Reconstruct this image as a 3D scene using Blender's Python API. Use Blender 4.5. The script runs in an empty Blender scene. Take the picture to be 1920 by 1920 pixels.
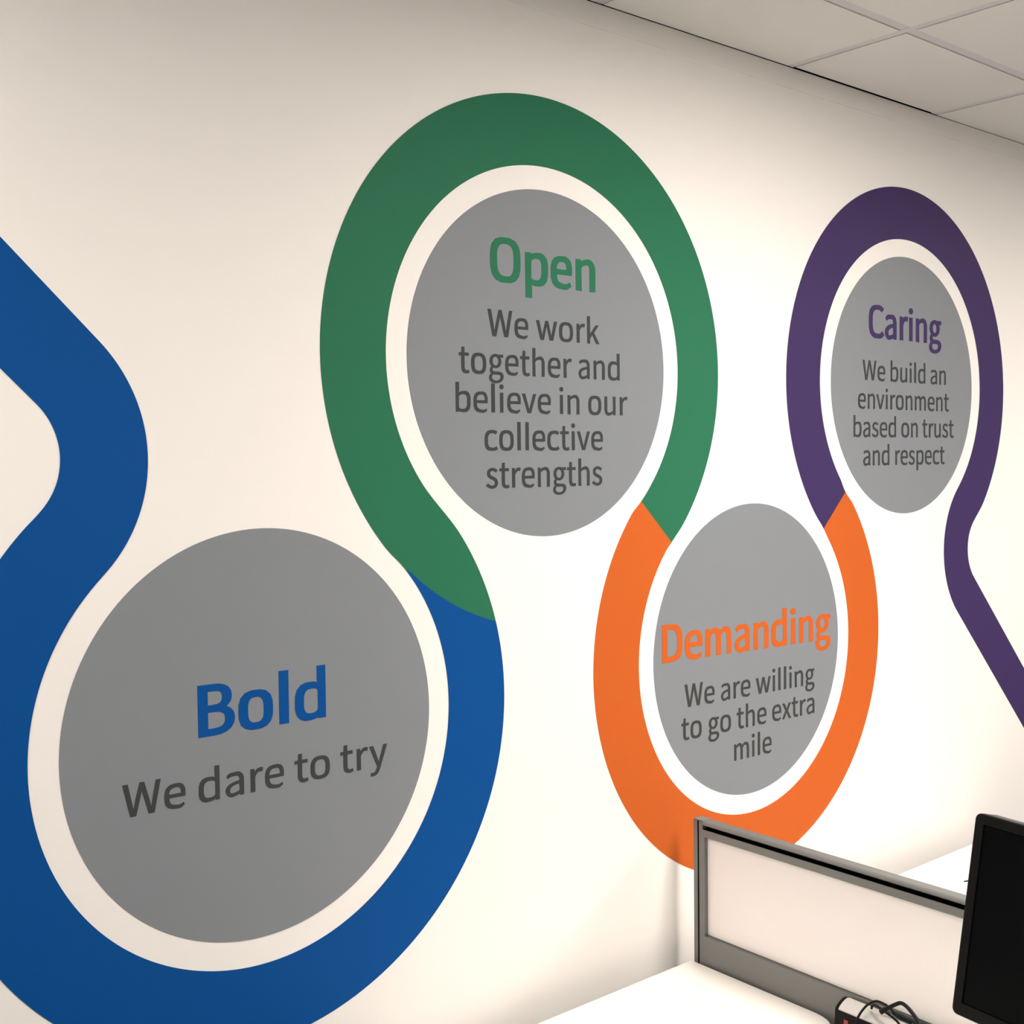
import bpy, bmesh, math, random
from mathutils import Vector, Matrix

# ------------------------------------------------------------------ camera, world, light, exposure
scene = bpy.context.scene
COL = scene.collection
S = 1.740                    # camera to mural wall, metres; wall, mural and ceiling scaled up about the camera (wall plane is y = 0, room is y < 0)
EYE = 1.78
F_PX = 2290.93               # focal length in pixels of a 1920 px frame

cam_data = bpy.data.cameras.new('camera')
cam_data.sensor_width = 36.0
cam_data.lens = 36.0 * F_PX / 1920.0
cam_data.clip_start = 0.05
cam = bpy.data.objects.new('camera', cam_data)
COL.objects.link(cam)
yaw, pitch, roll = math.radians(40.60663), math.radians(-2.30817), math.radians(-0.66931)
fwd = Vector((math.sin(yaw) * math.cos(pitch), math.cos(yaw) * math.cos(pitch), math.sin(pitch)))
r0 = Vector((math.cos(yaw), -math.sin(yaw), 0))
u0 = r0.cross(fwd)
right = r0 * math.cos(roll) + u0 * math.sin(roll)
up = u0 * math.cos(roll) - r0 * math.sin(roll)
M = Matrix((right, up, -fwd)).transposed().to_4x4()
M.translation = Vector((0, -S, EYE))
cam.matrix_world = M
scene.camera = cam

world = bpy.data.worlds.new('world')
world.use_nodes = True
world.node_tree.nodes['Background'].inputs[0].default_value = (1.0, 0.93, 0.82, 1)
world.node_tree.nodes['Background'].inputs[1].default_value = 0.0
scene.world = world

LAMP_COLOUR = (1.0, 0.918, 0.842)
LAMP_POWER = 34.2
# lit panels in the ceiling grid
LAMP_AT = [(x, y) for x in (2.04, 4.51) for y in (-1.234, -1.853, -4.329)] + [(-0.438, -0.615)]
scene.view_settings.view_transform = 'Standard'
scene.view_settings.look = 'None'
scene.view_settings.gamma = 1.0
scene.view_settings.use_curve_mapping = False
scene.view_settings.exposure = 0.0

# ------------------------------------------------------------------ materials
def mat(name, col, rough=0.5, metal=0.0, spec=0.5, noise=0.0, nscale=40.0, bump=0.0, bscale=200.0):
    m = bpy.data.materials.new(name)
    m.use_nodes = True
    nt = m.node_tree
    b = nt.nodes['Principled BSDF']
    b.inputs['Base Color'].default_value = (*col, 1)
    b.inputs['Roughness'].default_value = rough
    b.inputs['Metallic'].default_value = metal
    b.inputs['Specular IOR Level'].default_value = spec
    if noise or bump:
        tc = nt.nodes.new('ShaderNodeTexCoord')
    if noise:
        n = nt.nodes.new('ShaderNodeTexNoise')
        n.inputs['Scale'].default_value = nscale
        n.inputs['Detail'].default_value = 4
        nt.links.new(tc.outputs['Object'], n.inputs['Vector'])
        r = nt.nodes.new('ShaderNodeMapRange')
        r.inputs['To Min'].default_value = 1 - noise
        r.inputs['To Max'].default_value = 1 + noise
        nt.links.new(n.outputs['Fac'], r.inputs['Value'])
        mx = nt.nodes.new('ShaderNodeVectorMath')
        mx.operation = 'SCALE'
        mx.inputs[0].default_value = col
        nt.links.new(r.outputs['Result'], mx.inputs['Scale'])
        nt.links.new(mx.outputs['Vector'], b.inputs['Base Color'])
    if bump:
        n2 = nt.nodes.new('ShaderNodeTexNoise')
        n2.inputs['Scale'].default_value = bscale
        n2.inputs['Detail'].default_value = 3
        nt.links.new(tc.outputs['Object'], n2.inputs['Vector'])
        bp = nt.nodes.new('ShaderNodeBump')
        bp.inputs['Strength'].default_value = bump
        bp.inputs['Distance'].default_value = 0.001
        nt.links.new(n2.outputs['Fac'], bp.inputs['Height'])
        nt.links.new(bp.outputs['Normal'], b.inputs['Normal'])
    return m

M_WALL = mat('wall_paint', (0.84, 0.82, 0.79), 0.65, spec=0.25, noise=0.006, nscale=3, bump=0.05, bscale=260)
M_TRIM = mat('trim_paint', (0.82, 0.80, 0.77), 0.5, spec=0.3)
M_TILE = mat('ceiling_tile', (0.72, 0.705, 0.685), 0.9, spec=0.1, noise=0.02, nscale=220, bump=0.12, bscale=500)
M_GRID = mat('ceiling_tee', (0.60, 0.59, 0.60), 0.5, spec=0.2)
M_DARK = mat('plenum_dark', (0.02, 0.02, 0.02), 0.9)
M_FLOOR = mat('carpet', (0.13, 0.135, 0.145), 0.95, spec=0.1, noise=0.25, nscale=300, bump=0.6, bscale=600)
M_BLUE = mat('blue_vinyl', (0.0030, 0.070, 0.272), 0.55, spec=0.06, noise=0.01, nscale=30)
M_GREEN = mat('green_vinyl', (0.024, 0.152, 0.081), 0.55, spec=0.06, noise=0.01, nscale=30)
M_ORANGE = mat('orange_vinyl', (0.53, 0.110, 0.0195), 0.55, spec=0.06, noise=0.01, nscale=30)
M_PURPLE = mat('purple_vinyl', (0.048, 0.0285, 0.106), 0.55, spec=0.06, noise=0.01, nscale=30)
M_GREY = mat('grey_vinyl', (0.214, 0.231, 0.255), 0.55, spec=0.08, noise=0.012, nscale=25)
M_TEXT = mat('charcoal_vinyl', (0.047, 0.052, 0.051), 0.55, spec=0.06)
M_ALU = mat('satin_aluminium', (0.20, 0.203, 0.195), 0.5, metal=0.2, spec=0.5, noise=0.02, nscale=60)
M_RECESS_SHADE = mat('black_recess_shade', (0.003, 0.003, 0.003), 0.9, spec=0.0)  # flat black that paints the shade in slots, gaps and holes
M_DESK = mat('white_laminate', (0.86, 0.84, 0.80), 0.35, spec=0.4, noise=0.004, nscale=12)
M_LEG = mat('white_metal', (0.75, 0.74, 0.72), 0.4, spec=0.4)
M_BEZEL = mat('black_plastic', (0.0042, 0.0042, 0.0038), 0.5, spec=0.15, bump=0.05, bscale=900)
M_SCREEN = mat('dark_screen', (0.0012, 0.0017, 0.0019), 0.35, spec=0.08)
M_BLACK = mat('matt_black_plastic', (0.0055, 0.0055, 0.0058), 0.5, spec=0.15)
M_HOUSING_SHEEN = mat('charcoal_sheen_plastic', (0.035, 0.034, 0.034), 0.4, spec=0.4)  # lightened base colour carries the sheen on top of the monitor
M_CABLE = mat('cable_rubber', (0.006, 0.0052, 0.0055), 0.5, spec=0.2)
M_GREEN_CABLE = mat('dark_green_cable', (0.006, 0.028, 0.024), 0.45, spec=0.4)
M_PWHITE = mat('pale_grey_plastic', (0.55, 0.54, 0.52), 0.4, spec=0.4)
M_RED = mat('red_switch', (0.30, 0.022, 0.016), 0.4, spec=0.5)

def frosted():
    m = bpy.data.materials.new('frosted_acrylic')
    m.use_nodes = True
    nt = m.node_tree
    b = nt.nodes['Principled BSDF']
    b.inputs['Base Color'].default_value = (0.90, 0.88, 0.865, 1)
    b.inputs['Roughness'].default_value = 0.5
    b.inputs['Specular IOR Level'].default_value = 0.3
    t = nt.nodes.new('ShaderNodeBsdfTranslucent')
    t.inputs['Color'].default_value = (0.96, 0.945, 0.93, 1)
    mx = nt.nodes.new('ShaderNodeMixShader')
    mx.inputs[0].default_value = 0.6
    out = nt.nodes['Material Output']
    nt.links.new(b.outputs[0], mx.inputs[1])
    nt.links.new(t.outputs[0], mx.inputs[2])
    nt.links.new(mx.outputs[0], out.inputs['Surface'])
    return m
M_FROST = frosted()

def emitter():
    m = bpy.data.materials.new('lit_diffuser')
    m.use_nodes = True
    nt = m.node_tree
    nt.nodes.remove(nt.nodes['Principled BSDF'])
    e = nt.nodes.new('ShaderNodeEmission')
    e.inputs['Color'].default_value = (*LAMP_COLOUR, 1)
    e.inputs['Strength'].default_value = LAMP_POWER
    nt.links.new(e.outputs[0], nt.nodes['Material Output'].inputs['Surface'])
    return m
M_LIT = emitter()

# ------------------------------------------------------------------ helpers
def obj(name, bm, m, parent=None, smooth=False):
    bmesh.ops.recalc_face_normals(bm, faces=bm.faces[:])
    me = bpy.data.meshes.new(name)
    bm.to_mesh(me)
    bm.free()
    me.materials.append(m)
    if smooth:
        for p in me.polygons:
            p.use_smooth = True
    o = bpy.data.objects.new(name, me)
    COL.objects.link(o)
    if parent is not None:
        o.parent = parent
        o.matrix_parent_inverse = parent.matrix_world.inverted()
    return o

def thing(name, label, cat, loc, rotz=0.0, group=None):
    o = bpy.data.objects.new(name, None)
    o.empty_display_size = 0.1
    COL.objects.link(o)
    o.matrix_world = Matrix.Translation(loc) @ Matrix.Rotation(rotz, 4, 'Z')
    tag(o, label, cat, group)
    return o

def tag(o, label, cat, group=None):
    o['label'] = label
    o['category'] = cat
    if group:
        o['group'] = group

def struct(o):
    o['kind'] = 'structure'
    return o

def add_box(bm, a, b, mtx=None, bevel=0.0, segs=2):
    x0, y0, z0 = a
    x1, y1, z1 = b
    r = bmesh.ops.create_cube(bm, size=1.0)
    vs = r['verts']
    for v in vs:
        v.co = Vector((x0 + (v.co.x + .5) * (x1 - x0), y0 + (v.co.y + .5) * (y1 - y0), z0 + (v.co.z + .5) * (z1 - z0)))
    if bevel > 0:
        es = list({e for v in vs for e in v.link_edges})
        rr = bmesh.ops.bevel(bm, geom=es, offset=bevel, segments=segs, affect='EDGES', profile=0.5)
        vs = list({v for f in rr['faces'] for v in f.verts} | {v for v in vs if v.is_valid})
    if mtx is not None:
        for v in vs:
            v.co = mtx @ v.co
    return vs

def add_prism(bm, pts, ext, mtx=None):
    """pts: closed 3D outline; ext: extrusion vector"""
    a = [bm.verts.new(Vector(p)) for p in pts]
    b = [bm.verts.new(Vector(p) + Vector(ext)) for p in pts]
    n = len(pts)
    bm.faces.new(a)
    bm.faces.new(list(reversed(b)))
    for i in range(n):
        bm.faces.new((a[i], b[i], b[(i + 1) % n], a[(i + 1) % n]))
    if mtx is not None:
        for v in a + b:
            v.co = mtx @ v.co
    return a + b

def spline(pts, n=10):
    P = [Vector(p) for p in pts]
    P = [P[0] * 2 - P[1]] + P + [P[-1] * 2 - P[-2]]
    out = []
    for i in range(1, len(P) - 2):
        for k in range(n):
            t = k / n
            a, b, c, d = P[i - 1], P[i], P[i + 1], P[i + 2]
            out.append(0.5 * ((2 * b) + (c - a) * t + (2 * a - 5 * b + 4 * c - d) * t * t + (3 * b - a - 3 * c + d) * t ** 3))
    out.append(P[-2])
    return out

def add_tube(bm, path, r, segs=12):
    rings = []
    ref = Vector((0.3, 0.2, 1)).normalized()
    for i, p in enumerate(path):
        t = (path[min(i + 1, len(path) - 1)] - path[max(i - 1, 0)]).normalized()
        a = ref - t * ref.dot(t)
        if a.length < 1e-3:
            a = Vector((1, 0, 0)) - t * t.x
        a.normalize()
        ref = a
        b = t.cross(a)
        rr = r[i] if isinstance(r, (list, tuple)) else r
        rings.append([bm.verts.new(p + (a * math.cos(2 * math.pi * k / segs) + b * math.sin(2 * math.pi * k / segs)) * rr) for k in range(segs)])
    for i in range(len(rings) - 1):
        for k in range(segs):
            bm.faces.new((rings[i][k], rings[i][(k + 1) % segs], rings[i + 1][(k + 1) % segs], rings[i + 1][k]))
    bm.faces.new(rings[0])
    bm.faces.new(list(reversed(rings[-1])))

def flat_shape(name, loops, y_front, thick, m, parent=None):
    """2D closed loops in wall coordinates (x, z), even-odd filled, as a sheet standing off the wall."""
    cu = bpy.data.curves.new(name, 'CURVE')
    cu.dimensions = '2D'
    cu.fill_mode = 'BOTH'
    cu.extrude = thick / 2
    for L in loops:
        sp = cu.splines.new('POLY')
        sp.points.add(len(L) - 1)
        for p, q in zip(sp.points, L):
            p.co = (q[0], q[1], 0, 1)
        sp.use_cyclic_u = True
    tmp = bpy.data.objects.new('tmp', cu)
    COL.objects.link(tmp)
    bpy.context.view_layer.update()
    dg = bpy.context.evaluated_depsgraph_get()
    me = bpy.data.meshes.new_from_object(tmp.evaluated_get(dg))
    bpy.data.objects.remove(tmp)
    bpy.data.curves.remove(cu)
    for v in me.vertices:
        x, z, d = v.co
        v.co = (x, y_front + thick / 2 - d, z)
    me.name = name
    bm = bmesh.new()
    bm.from_mesh(me)
    bpy.data.meshes.remove(me)
    bmesh.ops.remove_doubles(bm, verts=bm.verts[:], dist=1e-7)
    return obj(name, bm, m, parent)

# ------------------------------------------------------------------ the room
CEIL = EYE + 0.519 * S       # 2.683
X0, X1, Y1 = -3.2, 7.2, -6.6
bm = bmesh.new(); add_box(bm, (X0 - .15, 0, -.1), (X1 + .15, .15, CEIL + .5)); struct(obj('wall_back', bm, M_WALL))
bm = bmesh.new(); add_box(bm, (X0 - .15, Y1 - .15, -.1), (X1 + .15, Y1, CEIL + .5)); struct(obj('wall_front', bm, M_WALL))
bm = bmesh.new(); add_box(bm, (X0 - .15, Y1, -.1), (X0, 0, CEIL + .5)); struct(obj('wall_left', bm, M_WALL))
bm = bmesh.new(); add_box(bm, (X1, Y1, -.1), (X1 + .15, 0, CEIL + .5)); struct(obj('wall_right', bm, M_WALL))
bm = bmesh.new(); add_box(bm, (X0, Y1, -.1), (X1, 0, 0)); struct(obj('floor', bm, M_FLOOR))
bm = bmesh.new(); add_box(bm, (X0, -.014, 0), (X1, 0, .09), bevel=.003); struct(obj('baseboard_back', bm, M_TRIM))

# suspended ceiling: square grid, first row cut down along the mural wall
PITCH = 0.619
GX = 1.7281                  # a cross tee
GY = -0.3055                  # first main tee parallel to the mural wall
xs = [X0] + [GX + PITCH * k for k in range(-20, 20) if X0 + .03 < GX + PITCH * k < X1 - .03] + [X1]
ys = [0.0] + [GY - PITCH * k for k in range(0, 20) if GY - PITCH * k > Y1 + .03] + [Y1]
LAMPS = [(ix, iy) for ix in range(len(xs) - 1) for iy in range(len(ys) - 1)
         if any(abs((xs[ix] + xs[ix + 1]) / 2 - lx) < .25 and abs((ys[iy] + ys[iy + 1]) / 2 - ly) < .25
                for lx, ly in LAMP_AT)]
bm = bmesh.new()
GAP, TW = 0.0022, 0.024
rng = random.Random(4)
for ix in range(len(xs) - 1):
    for iy in range(len(ys) - 1):
        if (ix, iy) in LAMPS:
            continue
        a = xs[ix] + (TW / 2 + GAP * .4 if ix else .002)
        b = xs[ix + 1] - (TW / 2 + GAP)
        c = ys[iy] - (TW / 2 + GAP if iy else (.0085 if abs(a - 2.36) < .1 else rng.uniform(.0025, .005)))
        d = ys[iy + 1] + (TW / 2 + GAP * .4)
        add_box(bm, (a, d, CEIL - .0015), (b, c, CEIL + .016))
struct(obj('ceiling', bm, M_TILE))
bm = bmesh.new()
for x in xs[1:-1]:
    add_box(bm, (x - TW / 2, Y1, CEIL), (x + TW / 2, -.0016, CEIL + .004))
    add_box(bm, (x - .002, Y1, CEIL + .004), (x + .002, -.0016, CEIL + .035))
for y in ys[1:-1]:
    add_box(bm, (X0, y - TW / 2, CEIL + .0004), (X1, y + TW / 2, CEIL + .0044))
    add_box(bm, (X0, y - .002, CEIL + .004), (X1, y + .002, CEIL + .034))
struct(obj('trim_2', bm, M_GRID))
bm = bmesh.new(); add_box(bm, (X0 - .15, Y1 - .15, CEIL + .5), (X1 + .15, .15, CEIL + .6)); struct(obj('ceiling_slab', bm, M_DARK))
# shallow painted band where the wall meets the ceiling grid
bm = bmesh.new()
add_prism(bm, [(X0, 0, CEIL - .0495), (X0, -.0022, CEIL - .0495), (X0, -.0022, CEIL - .0025), (X0, 0, CEIL - .0025)], (X1 - X0, 0, 0))
struct(obj('trim_1', bm, M_TRIM))

bm = bmesh.new(); add_box(bm, (X0, -.0015, CEIL - .0024), (X1, 0, CEIL + .03)); struct(obj('gap_shade_strip', bm, M_RECESS_SHADE))  # black strip standing in for the shade between ceiling tiles and wall

# recessed lamp panels in the grid
for n, (ix, iy) in enumerate(LAMPS):
    a, b = xs[ix] + .004, xs[ix + 1] - .004
    d, c = ys[iy + 1] + .004, ys[iy] - .004
    cx_, cy_ = (a + b) / 2, (c + d) / 2
    if cx_ < 0:
        words = 'single square recessed ceiling light near the mural wall, left of the blue ribbon'
    else:
        where = 'above the frosted screen' if cx_ < 3 else 'far to the right beyond the monitor'
        order = 'nearest the mural wall' if cy_ > -1.5 else 'second from the mural wall' if cy_ > -3 else 'farthest from the mural wall'
        words = 'square ceiling light %s, %s' % (where, order)
    t = thing('ceiling_light', words, 'ceiling light', (cx_, cy_, CEIL), 0, 'square ceiling lights')
    bm = bmesh.new()
    w = .022
    add_box(bm, (a, d, CEIL - .006), (b, d + w, CEIL - .0005)); add_box(bm, (a, c - w, CEIL - .006), (b, c, CEIL - .0005))
    add_box(bm, (a, d + w, CEIL - .006), (a + w, c - w, CEIL - .0005)); add_box(bm, (b - w, d + w, CEIL - .006), (b, c - w, CEIL - .0005))
    obj('frame', bm, M_LEG, t)
    bm = bmesh.new()
    add_box(bm, (a + w, d + w, CEIL - .004), (b - w, c - w, CEIL - .001))
    obj('diffuser', bm, M_LIT, t)

# ------------------------------------------------------------------ mural (flat vinyl decals on the wall)
def W(u, v):
    return (u * S, EYE + v * S)

BO, OP, DE, CA = (0.55278, -0.24665), (0.91023, 0.10788), (1.26777, -0.24560), (1.63050, 0.10730)
RG, RI, RO = 0.18930, 0.21490, 0.29020

def arc(c, r, a0, a1, n=None):
    n = n or max(6, int(abs(a1 - a0) / 1.2))
    return [(c[0] + r * math.cos(math.radians(a0 + (a1 - a0) * k / n)), c[1] + r * math.sin(math.radians(a0 + (a1 - a0) * k / n))) for k in range(n + 1)]

def meet(c1, r1, c2, r2, side):
    dx, dy = c2[0] - c1[0], c2[1] - c1[1]
    d = math.hypot(dx, dy)
    a = (r1 * r1 - r2 * r2 + d * d) / (2 * d)
    h = math.sqrt(max(0, r1 * r1 - a * a))
    return (c1[0] + a * dx / d - side * h * dy / d, c1[1] + a * dy / d + side * h * dx / d)

def ang(c, p):
    return math.degrees(math.atan2(p[1] - c[1], p[0] - c[0]))

def away(p, c):
    return math.hypot(p[0] - c[0], p[1] - c[1])

TH = 0.0006                  # vinyl thickness
def ribbon(pts, m, label):
    o = flat_shape('ribbon_decal', [[W(*p) for p in pts]], -TH - .0002, TH, m)
    tag(o, label, 'wall decal', 'coloured ribbon decals')
    return o

def join(p, q, n=10):
    """smooth S-link between the end of point list p and the start of q"""
    a, b = Vector(p[-1]), Vector(q[0])
    ta, tb = (a - Vector(p[-2])).normalized(), (Vector(q[1]) - b).normalized()
    L = (b - a).length
    out = []
    for k in range(1, n):
        t = k / n
        h = (2 * t ** 3 - 3 * t * t + 1) * a + (t ** 3 - 2 * t * t + t) * L * ta + (3 * t * t - 2 * t ** 3) * b + (t ** 3 - t * t) * L * tb
        out.append((h.x, h.y))
    return p + out + q

def split(path, cutter):
    """first part of a path up to where it enters the circle (centre, radius), with the crossing point"""
    c, r = cutter
    for k in range(1, len(path)):
        d0, d1 = away(path[k - 1], c) - r, away(path[k], c) - r
        if d0 > 0 >= d1:
            t = d0 / (d0 - d1)
            x = (path[k - 1][0] + (path[k][0] - path[k - 1][0]) * t, path[k - 1][1] + (path[k][1] - path[k - 1][1]) * t)
            return path[:k] + [x], [x] + path[k:]
    return path, [path[-1]]

far = .52
diag = (-math.sqrt(.5), math.sqrt(.5))
down = (math.sqrt(.5), -math.sqrt(.5))
def beyond(p, d, l):
    return (p[0] + d[0] * l, p[1] + d[1] * l)

# one strand: straight run, small bend, Bold ring, Open ring, Demanding ring, Caring ring, small bend, straight run
CB, RBO, RBI = (0.3085, 0.0080), 0.1378, 0.0625
CP, RPO, RPI = (1.8745, -0.1450), 0.1362, 0.0648
t_b, t_o, t_d, t_c, t_p = ang(BO, CB), ang(BO, OP), ang(OP, DE), ang(DE, CA), ang(CA, CP)
K = 5.5
RJ = 0.2876
bold_in = join(arc(CB, RBO, 45, t_b - 180 + 9), arc(BO, RI, t_b + 4, 360 + t_o - 4))
bold_out = join(arc(CB, RBI, 45, t_b - 180 + 9), arc(BO, RO, t_b + 4, 360 + t_o - 9))
bold_in = [beyond(bold_in[0], diag, far)] + bold_in
bold_out = [beyond(bold_out[0], diag, far)] + bold_out
P1, P2 = (1.0591, -0.0475), (1.1119, -0.0990)       # green and orange meet
P3, P4 = (1.4759, -0.0463), (1.4238, -0.0958)       # orange and purple meet
green_small = arc(OP, RI, t_o + 180 - 10, t_d + K)
green_big = arc(OP, RO, t_o + 180 - 4, t_d + K)
inner_side = join(bold_in, green_big)               # Bold inner edge becomes Open outer edge
outer_side = join(bold_out, green_small)
blue_in, green_b = split(inner_side, (OP, RJ + .0001))
blue_out, green_a = split(outer_side, (OP, RJ))
if len(green_b) < 10:                               # the inner edge only grazes the green circle
    i = len(bold_in) - 1
    blue_in, green_b = inner_side[:i + 1], inner_side[i:]
cut = arc(OP, away(blue_out[-1], OP), ang(OP, blue_in[-1]), ang(OP, blue_out[-1]), 24)[1:-1]
ribbon(blue_in + cut + list(reversed(blue_out)), M_BLUE,
       'broad blue ribbon decal looping under the grey disc that reads Bold')
or_big = arc(DE, RO, t_d + 180 + K, 360 + t_c - K)
or_small = arc(DE, RI, t_d + 180 + K, 360 + t_c - K)
pu_small = arc(CA, RI, t_c + 180 - K, t_p + 4)
pu_big = arc(CA, RO, t_c + 180 - K, t_p + 8)
bend_big = arc(CP, RPO, t_p + 180 + 9, 225)
bend_small = arc(CP, RPI, t_p + 180 + 26, 225)
def halves(p, q, mid):
    """link p to q through mid; returns the stretch before and after mid"""
    a = join(p, [mid, q[0]], 6)[:-1]
    b = join([p[-1], mid], q, 6)[1:]
    return a, b
g1, o1 = halves(green_small, or_big, P1)
g2, o2 = halves(green_big, or_small, P2)
green_a = green_a[:-len(green_small)] + g1
green_b = green_b[:-len(green_big)] + g2
ribbon(list(reversed(cut)) + green_b + list(reversed(green_a)), M_GREEN,
       'green ribbon decal arching over the grey disc that reads Open')
o1, p1 = halves(o1, pu_small, P3)
o2, p2 = halves(o2, pu_big, P4)
ribbon(o1 + list(reversed(o2)), M_ORANGE, 'orange ribbon decal curving under the grey disc that reads Demanding')
p1 = join(p1, bend_big)
p2 = join(p2, bend_small)
p1.append(beyond(p1[-1], down, .9))
p2.append(beyond(p2[-1], down, .9))
ribbon(p1 + list(reversed(p2)), M_PURPLE, 'purple ribbon decal arching over the grey disc that reads Caring')

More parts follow.
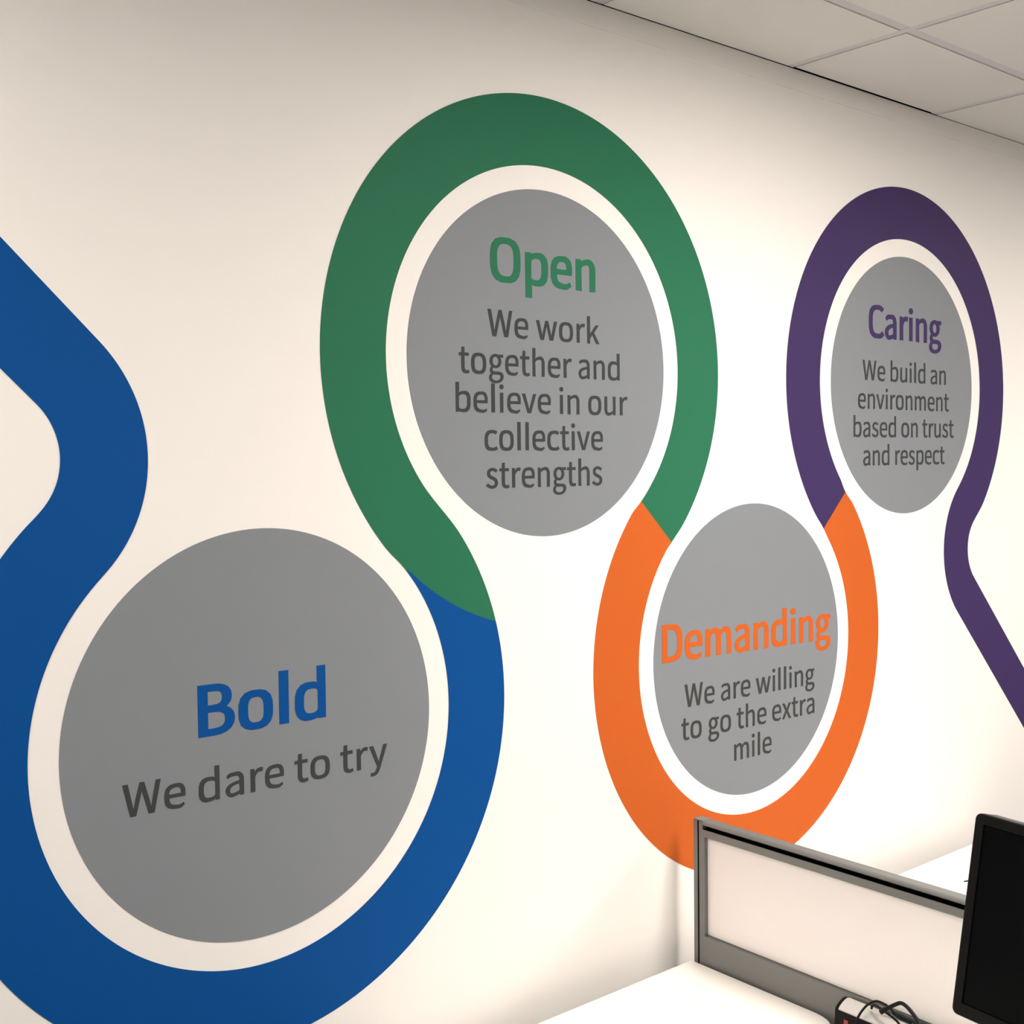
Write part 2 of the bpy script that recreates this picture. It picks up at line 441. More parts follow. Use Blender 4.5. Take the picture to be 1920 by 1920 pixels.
# lettering outlines: advance width and closed outlines in 1/10000 em
GLYPHS = {
    'B': [2300,[[354,0,1169,0,1491,30,1760,120,1966,270,2097,481,2143,753,2118,945,2047,1103,1936,1225,1792,1313,1621,1366,1621,1383,1753,1446,1857,1539,1934,1656,1980,1791,1996,1940,1954,2178,1834,2356,1648,2476,1404,2545,1113,2567,354,2567],[676,1478,676,2311,1071,2311,1289,2297,1459,2252,1580,2173,1653,2056,1677,1898,1655,1753,1586,1636,1466,1550,1291,1496,1057,1478],[676,259,676,1225,1124,1225,1370,1208,1566,1155,1708,1064,1795,934,1824,763,1794,578,1705,436,1561,337,1366,278,1124,259]]],
    'C': [2234,[[1320,-46,1510,-30,1683,16,1839,91,1980,194,2108,322,1929,529,1828,429,1719,348,1602,288,1474,251,1334,238,1063,286,841,423,676,641,572,934,536,1292,573,1646,681,1934,851,2148,1075,2282,1345,2328,1471,2317,1585,2285,1689,2234,1784,2167,1870,2087,2045,2297,1945,2393,1823,2479,1681,2549,1520,2595,1341,2612,973,2553,659,2383,416,2108,259,1739,203,1282,258,824,412,454,650,182,958,12]]],
    'D': [2409,[[354,0,1008,0,1430,56,1763,221,2005,486,2152,846,2202,1292,2152,1739,2004,2095,1760,2354,1423,2513,994,2567,354,2567],[676,266,676,2304,966,2304,1293,2261,1546,2135,1726,1930,1834,1647,1870,1292,1834,937,1726,651,1546,441,1293,311,966,266]]],
    'O': [2598,[[1299,-46,1660,15,1963,188,2195,466,2343,837,2395,1292,2343,1745,2195,2112,1963,2384,1660,2554,1299,2612,938,2554,635,2384,403,2112,255,1745,203,1292,255,837,403,466,635,188,938,15],[1299,238,1042,286,831,425,671,644,571,936,536,1292,571,1646,671,1934,831,2148,1042,2282,1299,2328,1556,2282,1767,2148,1927,1934,2027,1646,2062,1292,2027,936,1927,644,1767,425,1556,286]]],
    'W': [3074,[[634,0,1019,0,1401,1548,1426,1668,1453,1785,1480,1900,1506,2016,1530,2132,1544,2132,1569,2016,1594,1900,1618,1785,1644,1668,1670,1548,2059,0,2451,0,2980,2567,2672,2567,2395,1169,2367,1003,2339,837,2311,671,2283,504,2255,336,2234,336,2197,504,2161,672,2125,839,2089,1005,2052,1169,1695,2567,1397,2567,1043,1169,1006,1003,968,837,931,671,896,504,861,336,847,336,816,504,786,671,755,837,724,1003,693,1169,424,2567,91,2567]]],
    'a': [1971,[[760,-46,898,-32,1031,7,1157,66,1277,141,1390,228,1401,228,1429,0,1691,0,1691,1169,1667,1432,1594,1649,1466,1812,1280,1914,1033,1950,854,1935,687,1895,535,1838,401,1771,287,1702,410,1481,506,1541,612,1596,728,1642,851,1673,980,1684,1141,1658,1253,1586,1324,1479,1362,1348,1373,1204,941,1135,613,1034,384,896,250,718,207,494,234,306,310,156,427,45,580,-22],[851,214,743,224,651,257,579,315,532,400,515,515,542,651,632,767,794,862,1037,937,1373,991,1373,462,1265,373,1161,304,1060,254,957,224]]],
    'b': [2164,[[1159,-46,1412,-1,1637,128,1819,338,1941,624,1985,980,1954,1307,1860,1576,1707,1778,1496,1906,1229,1950,1102,1937,976,1899,855,1841,739,1768,630,1684,644,2024,644,2787,322,2787,322,0,578,0,606,196,620,196,722,113,830,46,941,-4,1051,-35],[1106,224,1026,230,937,251,842,288,743,343,644,420,644,1422,750,1513,854,1585,954,1638,1053,1670,1148,1681,1341,1648,1483,1555,1580,1408,1635,1213,1653,977,1626,718,1551,509,1435,354,1284,257]]],
    'c': [1786,[[1071,-46,1206,-35,1337,-4,1462,45,1580,111,1688,193,1548,410,1472,350,1389,298,1299,257,1202,230,1099,221,904,254,741,351,617,503,539,705,511,949,540,1193,622,1396,749,1549,915,1647,1110,1681,1195,1673,1275,1651,1350,1616,1421,1571,1488,1516,1649,1726,1564,1795,1469,1856,1360,1906,1236,1938,1096,1950,813,1907,562,1780,363,1575,230,1296,182,949,226,603,350,327,541,123,785,-3]]],
    'd': [2171,[[970,-46,1103,-32,1229,7,1346,66,1453,140,1548,224,1558,224,1586,0,1849,0,1849,2787,1527,2787,1527,2055,1544,1730,1445,1805,1347,1866,1245,1912,1134,1940,1008,1950,756,1905,531,1775,350,1568,229,1290,186,949,221,602,325,325,488,122,705,-3],[1040,224,858,256,711,348,604,498,537,701,515,952,543,1195,620,1396,739,1549,890,1647,1064,1681,1158,1674,1250,1652,1341,1613,1433,1557,1527,1481,1527,483,1432,389,1338,316,1241,265,1143,234]]],
    'e': [1940,[[1092,-46,1240,-36,1375,-9,1499,32,1612,85,1716,147,1604,361,1517,309,1427,267,1334,236,1234,217,1127,210,925,240,756,327,624,466,536,650,497,875,1779,875,1783,906,1787,940,1790,977,1792,1016,1793,1057,1760,1359,1665,1606,1511,1792,1299,1910,1033,1950,778,1906,546,1776,357,1569,229,1291,182,949,228,605,356,328,553,124,803,-2],[494,1103,539,1310,625,1475,742,1595,883,1669,1040,1695,1203,1670,1335,1597,1432,1478,1492,1312,1513,1103]]],
    'g': [1975,[[963,-875,1289,-841,1556,-745,1756,-602,1882,-421,1926,-217,1899,-49,1819,78,1686,166,1501,218,1264,235,889,235,757,245,662,273,600,317,567,374,557,441,563,499,580,550,606,593,640,632,679,669,732,646,788,627,846,614,903,605,959,602,1182,632,1374,718,1524,856,1621,1039,1656,1264,1649,1360,1628,1448,1596,1528,1553,1598,1502,1656,1891,1656,1891,1901,1229,1901,1186,1917,1137,1931,1082,1941,1023,1948,959,1950,739,1920,544,1831,389,1690,286,1502,249,1271,262,1140,300,1021,355,917,423,829,497,760,497,746,436,697,379,636,332,565,299,483,287,392,296,308,319,235,356,173,403,121,459,81,459,63,361,-8,283,-88,226,-176,191,-270,179,-368,216,-545,322,-687,487,-790,704,-854],[959,819,834,840,724,899,636,993,578,1118,557,1271,577,1425,635,1549,722,1640,833,1696,959,1716,1089,1696,1201,1640,1288,1549,1345,1425,1366,1271,1344,1118,1286,993,1198,899,1086,840],[1008,-655,818,-640,665,-596,552,-527,483,-435,459,-322,466,-256,487,-190,524,-124,579,-61,651,0,702,-11,754,-19,804,-24,852,-27,896,-28,1225,-28,1362,-36,1470,-62,1548,-107,1595,-176,1611,-270,1583,-385,1505,-490,1379,-576,1212,-634]]],
    'h': [2125,[[322,0,644,0,644,1380,752,1484,852,1565,950,1623,1051,1658,1162,1670,1297,1652,1398,1594,1469,1495,1510,1352,1523,1162,1523,0,1842,0,1842,1204,1820,1468,1752,1676,1638,1827,1474,1919,1261,1950,1112,1934,977,1889,853,1819,738,1732,630,1632,644,2024,644,2787,322,2787]]],
    'i': [963,[[322,0,644,0,644,1901,322,1901],[483,2293,554,2303,613,2331,658,2376,687,2435,697,2507,687,2576,658,2633,613,2676,554,2704,483,2714,413,2704,355,2676,311,2633,283,2576,273,2507,283,2435,311,2376,355,2331,413,2303]]],
    'k': [1933,[[322,0,637,0,637,501,994,917,1551,0,1898,0,1180,1134,1814,1901,1457,1901,651,900,637,900,637,2787,322,2787]]],
    'l': [995,[[322,0,676,0,676,2767,322,2767]]],
    'm': [3242,[[322,0,644,0,644,1380,746,1485,845,1567,940,1624,1032,1659,1120,1670,1250,1652,1349,1594,1419,1495,1461,1352,1474,1162,1474,0,1793,0,1793,1380,1897,1485,1996,1567,2091,1624,2183,1659,2272,1670,2402,1652,2501,1594,2571,1495,2612,1352,2626,1162,2626,0,2945,0,2945,1204,2922,1468,2854,1676,2740,1827,2579,1919,2370,1950,2234,1933,2105,1884,1981,1807,1860,1706,1740,1586,1684,1710,1607,1811,1505,1887,1375,1934,1215,1950,1082,1934,957,1888,839,1818,727,1728,623,1625,616,1625,585,1901,322,1901]]],
    'n': [2136,[[322,0,644,0,644,1380,752,1484,852,1565,950,1623,1051,1658,1162,1670,1297,1652,1398,1594,1469,1495,1510,1352,1523,1162,1523,0,1842,0,1842,1204,1820,1468,1752,1676,1638,1827,1474,1919,1261,1950,1112,1934,976,1888,850,1818,733,1728,623,1625,616,1625,585,1901,322,1901]]],
    'o': [2122,[[1061,-46,1331,-3,1571,123,1765,327,1893,603,1940,949,1893,1296,1765,1575,1571,1780,1331,1907,1061,1950,791,1907,550,1780,357,1575,229,1296,182,949,229,603,357,327,550,123,791,-3],[1061,221,877,254,725,351,610,503,537,705,511,949,537,1193,610,1396,725,1549,877,1647,1061,1681,1245,1647,1398,1549,1514,1396,1588,1193,1614,949,1588,705,1514,503,1398,351,1245,254]]],
    'p': [2171,[[322,-802,644,-802,644,-158,634,175,738,97,843,35,949,-9,1055,-36,1159,-46,1412,-1,1637,128,1819,338,1941,624,1985,980,1954,1307,1860,1576,1707,1778,1496,1906,1229,1950,1098,1936,970,1897,847,1838,731,1764,623,1681,616,1681,585,1901,322,1901],[1106,224,1026,230,938,251,843,288,745,343,644,420,644,1422,751,1513,855,1585,955,1638,1053,1670,1148,1681,1341,1648,1483,1555,1580,1408,1635,1213,1653,977,1626,718,1551,509,1435,354,1284,257]]],
    'r': [1358,[[322,0,644,0,644,1222,727,1392,821,1516,921,1601,1023,1648,1120,1663,1165,1662,1202,1658,1237,1652,1270,1643,1306,1632,1366,1908,1330,1925,1293,1937,1253,1945,1210,1949,1162,1950,1038,1932,920,1881,810,1798,710,1689,623,1555,616,1555,585,1901,322,1901]]],
    's': [1639,[[819,-46,1063,-16,1256,64,1395,187,1480,341,1509,518,1476,707,1385,847,1254,951,1098,1030,931,1096,807,1144,695,1195,604,1255,544,1330,522,1425,535,1512,577,1587,646,1648,746,1687,875,1702,972,1693,1062,1670,1147,1634,1228,1587,1306,1534,1460,1733,1366,1801,1259,1861,1139,1908,1009,1939,872,1950,644,1923,461,1847,328,1731,245,1583,217,1411,249,1238,335,1105,461,1003,611,925,770,861,896,813,1014,757,1112,689,1179,605,1204,501,1190,407,1145,325,1071,260,966,218,830,203,700,214,581,244,472,292,367,355,266,431,112,217,228,132,361,60,505,4,659,-33]]],
    't': [1320,[[917,-46,989,-42,1062,-31,1134,-15,1204,4,1271,25,1208,266,1168,250,1125,236,1079,224,1034,216,991,214,876,229,792,275,737,350,706,451,697,578,697,1642,1215,1642,1215,1901,697,1901,697,2437,431,2437,396,1901,95,1884,95,1642,378,1642,378,588,396,376,452,200,554,68,707,-16]]],
    'u': [2125,[[879,-46,1026,-30,1160,16,1282,88,1397,183,1506,298,1516,298,1541,0,1807,0,1807,1901,1488,1901,1488,553,1383,434,1285,343,1187,280,1085,243,973,231,839,250,739,307,669,405,629,547,616,735,616,1901,294,1901,294,697,316,433,384,225,499,76,663,-15]]],
    'v': [1824,[[732,0,1106,0,1779,1901,1464,1901,1103,819,1069,707,1033,594,998,482,962,369,928,259,910,259,876,369,842,482,806,594,771,707,735,819,378,1901,46,1901]]],
    'w': [2808,[[623,0,994,0,1264,1019,1292,1128,1319,1237,1344,1347,1369,1458,1394,1572,1411,1572,1437,1459,1462,1348,1487,1240,1513,1133,1541,1026,1814,0,2202,0,2717,1901,2409,1901,2132,802,2108,694,2085,587,2062,482,2040,378,2017,273,1999,273,1972,378,1946,482,1920,587,1893,694,1866,802,1569,1901,1257,1901,959,802,932,694,906,587,881,482,857,378,833,273,816,273,793,378,771,482,749,587,727,694,704,802,420,1901,95,1901]]],
    'x': [1744,[[53,0,389,0,644,445,683,514,722,583,759,651,798,718,837,784,854,784,898,718,941,651,982,583,1022,514,1061,445,1341,0,1691,0,1064,959,1642,1901,1310,1901,1075,1485,1040,1420,1006,1357,973,1294,940,1230,907,1166,889,1166,851,1230,813,1294,775,1357,739,1420,704,1485,448,1901,102,1901,679,991]]],
    'y': [1824,[[354,-819,560,-786,729,-695,866,-553,976,-372,1064,-161,1779,1901,1467,1901,1124,847,1094,742,1063,634,1031,524,1000,415,970,308,952,308,913,417,874,527,836,636,799,744,763,847,378,1901,46,1901,809,-4,767,-147,712,-280,643,-393,559,-480,458,-537,340,-557,308,-555,276,-550,246,-542,218,-534,193,-525,130,-781,167,-794,209,-805,254,-813,302,-818]]],
}

SPACE = 784

def area(L):
    return sum(L[i][0] * L[(i + 1) % len(L)][1] - L[(i + 1) % len(L)][0] * L[i][1] for i in range(len(L))) / 2

def inside(p, L):
    c = False
    for i in range(len(L)):
        a, b = L[i], L[i - 1]
        if (a[1] > p[1]) != (b[1] > p[1]) and p[0] < (b[0] - a[0]) * (p[1] - a[1]) / (b[1] - a[1]) + a[0]:
            c = not c
    return c

def grown(loops, dx, dy):
    out = []
    for i, L in enumerate(loops):
        hole = sum(inside(L[0], K) for j, K in enumerate(loops) if j != i) % 2 == 1
        s = 1 if area(L) > 0 else -1
        if hole:
            s = -s
        n = len(L)
        R = []
        for k in range(n):
            a, b, c = L[k - 1], L[k], L[(k + 1) % n]
            e1 = Vector((b[0] - a[0], b[1] - a[1])); e2 = Vector((c[0] - b[0], c[1] - b[1]))
            if e1.length < 1e-9 or e2.length < 1e-9:
                continue
            e1.normalize(); e2.normalize()
            n1 = Vector((e1.y, -e1.x)); n2 = Vector((e2.y, -e2.x))
            m = n1 + n2
            if m.length < 1e-6:
                m = n1.copy()
            m.normalize()
            q = m / max(0.55, m.dot(n1))
            R.append((b[0] + s * q.x * dx, b[1] + s * q.y * dy))
        out.append(R)
    return out

def crossing(a, b, c, d):
    r = (b[0] - a[0], b[1] - a[1]); q = (d[0] - c[0], d[1] - c[1])
    den = r[0] * q[1] - r[1] * q[0]
    if abs(den) < 1e-14:
        return None
    t = ((c[0] - a[0]) * q[1] - (c[1] - a[1]) * q[0]) / den
    k = ((c[0] - a[0]) * r[1] - (c[1] - a[1]) * r[0]) / den
    if 0 <= t <= 1 and 0 <= k <= 1:
        return (a[0] + r[0] * t, a[1] + r[1] * t)
    return None

def untangled(L):
    """drop the little loops an outward offset leaves in tight notches"""
    done = False
    while not done:
        done = True
        n = len(L)
        for i in range(n):
            for j in range(i + 2, min(i + 14, i + n - 1)):
                p = crossing(L[i], L[(i + 1) % n], L[j % n], L[(j + 1) % n])
                if p:
                    kill = {(i + 1 + k) % n for k in range(j - i)}
                    out = []
                    for k in range(n):
                        if k not in kill:
                            out.append(L[k])
                            if k == i:
                                out.append(p)
                    L = out
                    done = False
                    break
            if not done:
                break
    return L

# bowls of the mural's typeface are squarer than an ellipse: centre x, half width, centre y, half height
BOWLS = {'o': (.1061, .0879, .0952, .0998), 'e': (.0990, .0820, .0952, .0998), 'c': (.1060, .0880, .0952, .0998),
         'O': (.1299, .1096, .1283, .1329), 'C': (.1300, .1097, .1283, .1329), 'd': (.1035, .0850, .0952, .0998),
         'b': (.1135, .0850, .0952, .0998), 'p': (.1135, .0850, .0952, .0998), 'n': (.1082, .0760, .0952, .0998),
         'h': (.1082, .0760, .0952, .0998), 'u': (.1050, .0757, .0952, .0998), 'D': (.1150, .1052, .1283, .1283),
         'a': (.0949, .0742, .0952, .0998)}

def squared(ch, L, n=2.7):
    if ch not in BOWLS:
        return L
    cx_, hw, cy_, hh = BOWLS[ch]
    out = []
    for x, y in L:
        u, v = (x - cx_) / hw, (y - cy_) / hh
        rho = math.hypot(u, v)
        if rho > 1e-6:
            k = (abs(u / rho) ** n + abs(v / rho) ** n) ** (-1 / n)
            f = 1.0 if rho < 1.04 else max(0.0, 1 - (rho - 1.04) / .12)
            if ch == 'D' and u < 0:
                f = 0
            g = 1 + (k - 1) * f
            u, v = u * g, v * g
        out.append((cx_ + u * hw, cy_ + v * hh))
    return out

TRACK = .007

def glyph_line(text, dx, dy):
    x, loops = 0.0, []
    for ch in text:
        if ch == ' ':
            x += SPACE / 1e4
            continue
        adv, raw = GLYPHS[ch]
        L = [[(q[i] / 1e4, q[i + 1] / 1e4) for i in range(0, len(q), 2)] for q in raw]
        L = [squared(ch, q) for q in L]
        for q in grown(L, dx, dy):
            loops.append([(x + a, b + dy) for a, b in untangled(q)])
        x += adv / 1e4 + TRACK + (.012 if ch == 'r' and text.endswith('ry') else 0)
    return loops

def lettering(part, text, ul, ur, v, scale, bold, m, parent, slope=0.0):
    """one mesh per word, the whole line fitted between wall positions ul and ur"""
    dx, dy = (.0105, .0058) if bold else (.0042, .0028)
    words, x = [], 0.0
    for word in text.split(' '):
        L = [[(a + x, b) for a, b in q] for q in glyph_line(word, dx, dy)]
        words.append((word, L))
        x += sum(GLYPHS[ch][0] / 1e4 + TRACK for ch in word) + SPACE / 1e4
    every = [p for w_ in words for q in w_[1] for p in q]
    lo = min(p[0] for p in every)
    sx = (ur - ul) / (max(p[0] for p in every) - lo)
    for word, loops in words:
        res = [[W(ul + (a - lo) * sx, v + b * scale + slope * (a - lo) * sx) for a, b in q] for q in loops]
        o = flat_shape(part, res, -TH * 1.9 - .0002, TH * .9, m, parent)
        o['label'] = '%s lettering reading %s' % (m.name.split('_')[0], word)
    return o

HS, BS = 0.1733, 0.1085
def disc(c, word, colour_name, hm, head, lines, slope=0.0):
    x, z = W(*c)
    t = thing('disc_decal', 'grey disc decal with %s heading %s and charcoal words below it' % (colour_name, word), 'wall decal', (x, 0, z), 0, 'grey disc decals')
    flat_shape('disc', [[W(*p) for p in arc(c, RG, 0, 360, 200)[:-1]]], -TH - .0002, TH, M_GREY, t)
    lettering('heading', word, head[0], head[1], head[2], HS, True, hm, t, slope)
    for s, ul, ur, v in lines:
        lettering('message_word', s, ul, ur, v, BS, False, M_TEXT, t, slope)
    return t

disc(BO, 'Bold', 'blue', M_BLUE, (.4872, .6192, -.2410), [('We dare to try', .4163, .6893, -.2992)])
disc(OP, 'Open', 'green', M_GREEN, (.8305, .9860, .1927), [
    ('We work', .8260, .9915, .1342), ('together and', .7867, 1.0240, .0940), ('believe in our', .7819, 1.0367, .0536),
    ('collective', .8199, .9957, .0133), ('strengths', .8213, .9941, -.0269)])
disc(DE, 'Demanding', 'orange', M_ORANGE, (1.0935, 1.4395, -.2450), [
    ('We are willing', 1.1338, 1.4017, -.3046), ('to go the extra', 1.1276, 1.4015, -.3449), ('mile', 1.2286, 1.3061, -.3869)], -.0150)
disc(CA, 'Caring', 'purple', M_PURPLE, (1.5331, 1.7286, .1738), [
    ('We build an', 1.5176, 1.7421, .1123), ('environment', 1.5062, 1.7511, .0715), ('based on trust', 1.4951, 1.7655, .0310),
    ('and respect', 1.5189, 1.7390, -.0098)])

# the furniture below is laid out as if its back edge touched the wall, then stands off by a cable gap, camera moved back equally and wall scaled up about it
WALL_GAP = 0.055
BEFORE = set(bpy.data.objects)

# ------------------------------------------------------------------ desk partition (local x = along, from the wall; local y = into the screen; z up)
PA = Vector((1.9310, -0.0055, 0))
pang = math.atan(0.0426)
PM = Matrix.Translation(PA) @ Matrix(((-math.sin(pang), math.cos(pang), 0, 0), (-math.cos(pang), -math.sin(pang), 0, 0), (0, 0, 1, 0), (0, 0, 0, 1)))
PLEN, PTH, PTOP = 1.62, 0.025, 1.0315
def face_x(y):
    return PA.x + 0.0426 * (y - PA.y)

part = thing('desk_partition', 'grey framed frosted white screen standing along the back of the white desk', 'partition', (PA.x + .012, -.8, 0))
def pbox(bm, s0, s1, d0, d1, z0, z1, bevel=0.0):
    add_box(bm, (s0, d0, z0), (s1, d1, z1), PM, bevel, 1)
for name, s0 in (('post', 0.0), ('post', PLEN - .0255)):
    bm = bmesh.new()
    o = [(0, 0), (.0106, 0), (.0106, .006), (.0150, .006), (.0150, 0), (.0255, 0), (.0255, PTH), (0, PTH)]
    add_prism(bm, [(s0 + a, b, .012) for a, b in o], (0, 0, PTOP - .0135 - .0), PM)
    po = obj(name, bm, M_ALU, part)
    bm = bmesh.new(); pbox(bm, s0 + .0107, s0 + .0149, .0008, .0058, .02, PTOP - .004)  # black filler painting the shade inside the post slot
    obj('slot_shade', bm, M_RECESS_SHADE, po)
    bm = bmesh.new(); pbox(bm, s0, s0 + .0255, 0, PTH, PTOP - .0015, PTOP + .0005, .0005)
    obj('end_cap', bm, M_ALU, po)
A0, A1 = .0255, PLEN - .0255
def rail_bm(prof):
    bm = bmesh.new()
    add_prism(bm, [(A0, d, z) for d, z in prof], (A1 - A0, 0, 0), PM)
    return bm
prof = [(PTH, PTOP - .001), (.0060, PTOP - .001)]
prof += [(.0060 - .0060 * math.sin(math.radians(a)), PTOP - .007 + .006 * math.cos(math.radians(a))) for a in (18, 36, 54, 72, 90)]
prof += [(.0000, 1.0232), (.0012, 1.0222), (.0060, 1.0214), (.0100, 1.0200), (.0125, 1.0175), (.0130, 1.0136), (PTH, 1.0136)]
tr = obj('top_rail', rail_bm(prof), M_ALU, part)
bm = bmesh.new(); pbox(bm, A0 + .0005, A1 - .0005, .0110, .0128, 1.0138, 1.0165); pbox(bm, A0 + .0005, A1 - .0005, .0006, .0110, 1.0137, 1.0144)  # black back and floor strips, the rail slot's shade put in as colour
obj('slot_shade', bm, M_RECESS_SHADE, tr)
obj('glazing_bar', rail_bm([(0, 1.0134), (0, .9982), (.0085, .9982), (.0085, .9960), (.017, .9960), (.017, .9982), (PTH, .9982), (PTH, 1.0134)]), M_ALU, part)
obj('bottom_rail', rail_bm([(0, .7885), (0, .700), (PTH, .700), (PTH, .7885), (.017, .7885), (.017, .7905), (.0085, .7905), (.0085, .7885)]), M_ALU, part)
for s0 in (A0, A1 - .0045):
    bm = bmesh.new(); pbox(bm, s0, s0 + .0045, 0, PTH, .7886, .9981)
    obj('stile', bm, M_ALU, part)
bm = bmesh.new(); pbox(bm, A0 + .0046, A1 - .0046, .0098, .0158, .7906, .9959)
obj('frosted_panel', bm, M_FROST, part)
bm = bmesh.new(); pbox(bm, A0, A1, .004, .021, .05, .6998)
obj('lower_panel', bm, M_LEG, part)
for s0 in (.2, PLEN - .28):
    bm = bmesh.new(); pbox(bm, s0, s0 + .08, -.12, .145, 0, .014, .003); pbox(bm, s0 + .02, s0 + .06, .003, .022, .0135, .0499)
    obj('foot', bm, M_ALU, part)

# ------------------------------------------------------------------ desks
DZ, DT = 0.7305, 0.025
def slab(bm, pts, z0, z1):
    vs = add_prism(bm, [(x, y, z0) for x, y in pts], (0, 0, z1 - z0))
    return vs

desk = thing('desk', 'white laminate desk top against the mural wall in front of the frosted screen', 'desk', (1.52, -.82, 0))
GD = .006
def edge(y):
    return face_x(y) - GD
pts = [(1.135, -.0025), (edge(-.003), -.0025)]
ny0 = -.325
pts.append((edge(ny0), ny0))
cx, cy, cr = edge(ny0) - .034, ny0 - .004, .034
for a in (0, 15, 30, 45, 60, 75):
    ar = math.radians(a)
    pts.append((edge(ny0) - .050 * (1 - math.cos(ar)) , ny0 - .058 * math.sin(ar)))
pts += [(edge(-.40) - .062, -.40), (edge(-.40) - .066, -.42)]
pts += [(edge(-.86) - .066, -.86), (edge(-.88) - .060, -.88), (edge(-.92) - .01, -.93), (edge(-.95), -.95)]
pts += [(edge(-1.6), -1.6), (1.135, -1.6)]
bm = bmesh.new(); slab(bm, pts, DZ - DT, DZ)
dt = obj('desk_top', bm, M_DESK, desk)
bv = dt.modifiers.new('soft_edge', 'BEVEL'); bv.width = .0015; bv.segments = 2; bv.limit_method = 'ANGLE'
for lx, ly in ((1.18, -.10), (1.18, -1.50), (1.76, -.10), (1.76, -1.50)):
    bm = bmesh.new(); add_box(bm, (lx - .025, ly - .025, 0), (lx + .025, ly + .025, DZ - DT - .04), bevel=.003)
    obj('leg', bm, M_LEG, desk)
bm = bmesh.new()
for y in (-.10, -1.50):
    add_box(bm, (1.155, y - .02, DZ - DT - .04), (1.80, y + .02, DZ - DT))
for x in (1.25, 1.70):
    add_box(bm, (x - .02, -1.48, DZ - DT - .04), (x + .02, -.12, DZ - DT))
obj('under_frame', bm, M_LEG, desk)

def back_desk():
    t = thing('desk', 'white desk beyond the frosted screen, a corner showing left of the monitor', 'desk', (2.56, -.82, 0))
    bm = bmesh.new()
    slab(bm, [(face_x(-.0025) + PTH + .006, -.0025), (3.17, -.0025), (3.17, -1.6), (face_x(-1.6) + PTH + .006, -1.6)], DZ - DT, DZ)
    o = obj('desk_top', bm, M_DESK, t)
    for lx, ly in ((2.10, -.10), (2.10, -1.50), (3.12, -.10), (3.12, -1.50)):
        bm = bmesh.new(); add_box(bm, (lx - .025, ly - .025, 0), (lx + .025, ly + .025, DZ - DT), bevel=.003)
        obj('leg', bm, M_LEG, t)
back_desk()

# ------------------------------------------------------------------ power module in the cable notch at the foot of the screen
PX, PY0, PY1 = 0.0, -.3985, -.80
pm = thing('power_module', 'black and pale grey desk power block with red switch at the foot of the screen', 'power block', (face_x(-.6) - .03, -.6, DZ))
prof = [(-.0020, .700), (-.0020, .7760)]
prof_top = [(-.0045, .7830), (-.0100, .7885), (-.0180, .7915), (-.0260, .7908), (-.0350, .7880), (-.0430, .7838), (-.0475, .7800)]
front = [(-.0490, .7770), (-.0540, .700)]
def pm_prism(outline, y0, y1):
    bm = bmesh.new()
    a = [bm.verts.new((face_x(y0) + d, y0, z)) for d, z in outline]
    b = [bm.verts.new((face_x(y1) + d, y1, z)) for d, z in outline]
    n = len(outline)
    bm.faces.new(a); bm.faces.new(list(reversed(b)))
    for i in range(n):
        bm.faces.new((a[i], b[i], b[(i + 1) % n], a[(i + 1) % n]))
    return bm
full = prof + prof_top + front
inner = [(d, z - .0022 if z > .772 else z) for d, z in full]
obj('body', pm_prism(inner, PY0 - .006, PY1 + .006), M_BLACK, pm)
obj('end_cover', pm_prism(full, PY0, PY0 - .006), M_BLACK, pm)
obj('end_cover', pm_prism(full, PY1 + .006, PY1), M_BLACK, pm)
plate = [(d, z) for d, z in prof_top] + [(d, z - .0021) for d, z in reversed(prof_top)]
obj('top_plate', pm_prism(plate, PY0 - .0065, PY1 + .0065), M_PWHITE, pm)
def front_d(z):
    return -.0490 - .0050 * (.777 - z) / .077
def front_plate(bm, y0, y1, z0, z1, t):
    a = []
    for y, z in ((y0, z0), (y1, z0), (y1, z1), (y0, z1)):
        a.append((face_x(y) + front_d(z) - .0002, y, z))
    add_prism(bm, a, (-t, 0, 0))
bm = bmesh.new(); front_plate(bm, -.4195, -.4285, .7585, .7660, .0018); obj('rocker_switch', bm, M_RED, pm)
for y in (-.452, -.52, -.59, -.66, -.73):
    bm = bmesh.new(); front_plate(bm, y + .022, y - .022, .722, .769, .0010)
    so = obj('socket', bm, M_BLACK, pm)
    bm = bmesh.new()
    front_plate(bm, y + .003, y - .003, .757, .765, .0013)
    front_plate(bm, y + .014, y + .008, .738, .743, .0013); front_plate(bm, y - .008, y - .014, .738, .743, .0013)
    obj('pin_hole', bm, M_RECESS_SHADE, so)

# ------------------------------------------------------------------ cables heaped on the power module
def off(y, d, z):
    return Vector((face_x(y) + d, y, z))

def cable(label, pts, r, m, plug=None, group='black cables on the power block'):
    t = thing('cable', label, 'cable', pts[0], 0, group)
    bm = bmesh.new(); add_tube(bm, spline(pts, 10), r); obj('cord', bm, m, t, True)
    if plug:
        bm = bmesh.new(); add_tube(bm, spline(plug[0], 6), plug[1]); obj('plug', bm, M_CABLE, t, True)
    return t
cable('thin black cable looping up from the front of the power block over its top', [
    off(-.4555, -.0640, .7560), off(-.4560, -.0720, .7660), off(-.4581, -.0680, .7825), off(-.4612, -.0630, .7938), off(-.4649, -.0580, .8022),
    off(-.4685, -.0500, .8092), off(-.4743, -.0420, .8142), off(-.4803, -.0360, .8161), off(-.4892, -.0310, .8136),
    off(-.4967, -.0280, .8103), off(-.5035, -.0260, .8051), off(-.5077, -.0240, .7997), off(-.5160, -.0225, .7948), off(-.5400, -.0225, .7939)], .0021, M_CABLE,
    ([off(-.4553, -.0535, .7500), off(-.4554, -.0590, .7520), off(-.4555, -.0645, .7565)], .0042))
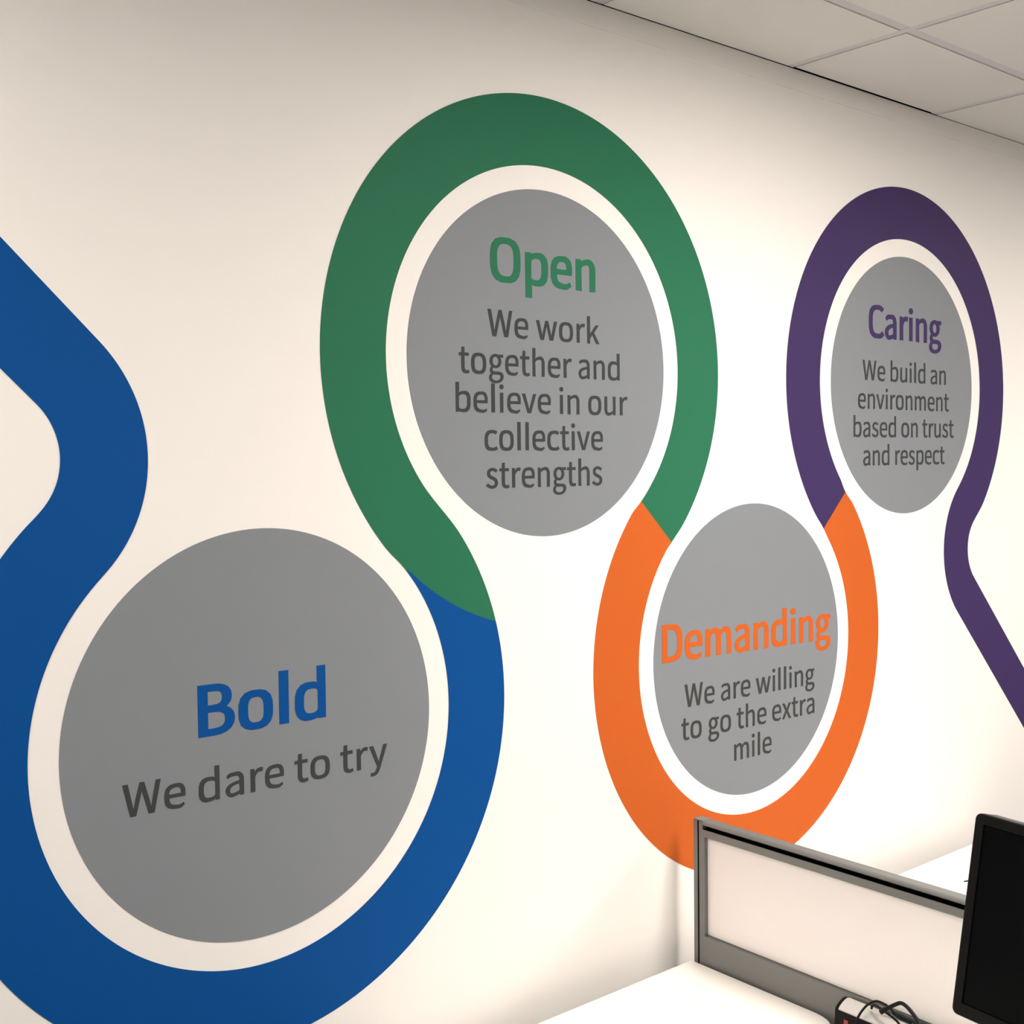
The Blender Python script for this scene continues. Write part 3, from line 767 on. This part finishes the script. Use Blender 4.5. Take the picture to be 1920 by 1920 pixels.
cable('thick black cable arching above the power block with a blunt plug end', [
    off(-.5040, -.0515, .8128), off(-.5071, -.0500, .8155), off(-.5239, -.0460, .8283), off(-.5344, -.0440, .8337), off(-.5468, -.0440, .8305),
    off(-.5625, -.0460, .8207), off(-.5745, -.0500, .8116), off(-.5900, -.0620, .7900), off(-.6100, -.0780, .7500), off(-.6400, -.0950, .7342),
    off(-.7000, -.1100, .7341), off(-.7600, -.1080, .7341)], .0034, M_CABLE,
    ([off(-.4985, -.0530, .8080), off(-.5018, -.0520, .8110), off(-.5060, -.0505, .8148)], .0046))
cable('black cable running along the top plate of the power block and over its front', [
    off(-.4640, -.0300, .7950), off(-.4655, -.0300, .8000), off(-.4690, -.0300, .8040), off(-.4790, -.0340, .8060), off(-.4933, -.0390, .8055), off(-.5218, -.0460, .8020),
    off(-.5361, -.0520, .7985), off(-.5520, -.0600, .7880), off(-.5750, -.0740, .7550), off(-.6100, -.0860, .7330), off(-.6800, -.0900, .7330)], .0022, M_CABLE)
cable('dark green cable lying along the back of the power block', [
    off(-.5000, -.0150, .7955), off(-.5126, -.0160, .7957), off(-.5281, -.0165, .7957), off(-.5456, -.0160, .7955), off(-.6000, -.0150, .7955),
    off(-.7000, -.0160, .7957), off(-.7800, -.0200, .7957)], .0042, M_GREEN_CABLE)


cable('thin dark cable end lying on the far desk, barely showing left of the monitor', [
    Vector((2.783, -.1415, DZ + .0016)), Vector((2.800, -.1480, DZ + .0023)), Vector((2.850, -.1560, DZ + .0023)), Vector((2.950, -.1300, DZ + .0023))],
    .0015, M_CABLE, None, None)

# ------------------------------------------------------------------ monitor
MA = math.radians(8.9)
TILT = math.radians(10.66)
MH, MW = 0.3130, 0.498
BL = Vector((1.740, -.6983, .9117))
w = Vector((-math.sin(MA), -math.cos(MA), 0))
bk = Vector((math.cos(MA), -math.sin(MA), 0))
vu = Vector((0, 0, 1)) * math.cos(TILT) + bk * math.sin(TILT)
dn = w.cross(vu) * -1.0
if dn.dot(bk) < 0:
    dn = -dn
MM = Matrix((w, vu, dn)).transposed().to_4x4()
MM.translation = BL
base_c = BL + w * (MW / 2) + bk * .075
mon = thing('monitor', 'black desktop monitor with dark screen tilted back at the right edge', 'monitor', (base_c.x, base_c.y, DZ))
def rrect(x0, y0, x1, y1, r, n=6):
    out = []
    for cx_, cy_, a in ((x1 - r, y1 - r, 0), (x0 + r, y1 - r, 90), (x0 + r, y0 + r, 180), (x1 - r, y0 + r, 270)):
        for k in range(n + 1):
            t = math.radians(a + 90 * k / n)
            out.append((cx_ + r * math.cos(t), cy_ + r * math.sin(t)))
    return out
def loft(bm, rings, cap0=True, cap1=True):
    V = [[bm.verts.new(MM @ Vector(p)) for p in r] for r in rings]
    n = len(V[0])
    for i in range(len(V) - 1):
        for k in range(n):
            bm.faces.new((V[i][k], V[i][(k + 1) % n], V[i + 1][(k + 1) % n], V[i + 1][k]))
    if cap0:
        bm.faces.new(V[0])
    if cap1:
        bm.faces.new(list(reversed(V[-1])))
ring = lambda ins, d, r: [(x, y, d) for x, y in rrect(ins, ins, MW - ins, MH - ins, max(r, .001))]
def ring4(l, b, r_, t_, d, rr):
    return [(x, y, d) for x, y in rrect(l, b, MW - r_, MH - t_, rr)]
bm = bmesh.new()
loft(bm, [ring4(.0165, .0200, .0165, .0165, .0048, .0008), ring4(.0160, .0195, .0160, .0160, .0006, .0012), ring(.0022, .0, .0085), ring(.0004, .0012, .0098), ring(0, .0030, .0100), ring(0, .0120, .0100), ring4(.0165, .0200, .0165, .0165, .0120, .0008)], False, False)
obj('bezel', bm, M_BEZEL, mon)
bm = bmesh.new()
loft(bm, [ring4(.0178, .0213, .0178, .0178, .0028, .0008), ring4(.0178, .0213, .0178, .0178, .0075, .0008)])
obj('screen', bm, M_SCREEN, mon)
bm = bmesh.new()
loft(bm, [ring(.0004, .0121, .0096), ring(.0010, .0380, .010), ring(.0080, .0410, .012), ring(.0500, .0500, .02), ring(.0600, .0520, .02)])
obj('rear_housing', bm, M_HOUSING_SHEEN, mon)
mid = MM @ Vector((MW / 2, MH * .42, .0522))
R2 = Matrix.Translation((base_c.x, base_c.y, 0)) @ Matrix.Rotation(math.atan2(w.y, w.x), 4, 'Z')
pc = R2.inverted() @ mid
sg = 1 if pc.y > 0 else -1
bm = bmesh.new(); add_box(bm, (-.11, -.085, DZ), (.11, .085, DZ + .012), R2, .004); obj('base', bm, M_BLACK, mon)
bm = bmesh.new(); add_box(bm, (-.03, pc.y + sg * .002 - .012, DZ + .0118), (.03, pc.y + sg * .002 + .012, mid.z + .05), R2, .003)
obj('stand_column', bm, M_BLACK, mon)
bm = bmesh.new(); add_tube(bm, [MM @ Vector((MW / 2, MH * .42, .0515)), MM @ Vector((MW / 2, MH * .42, .070))], .022, 20); obj('tilt_hinge', bm, M_BLACK, mon)

for o in set(bpy.data.objects) - BEFORE:
    if o.parent is None:
        o.location.y -= WALL_GAP
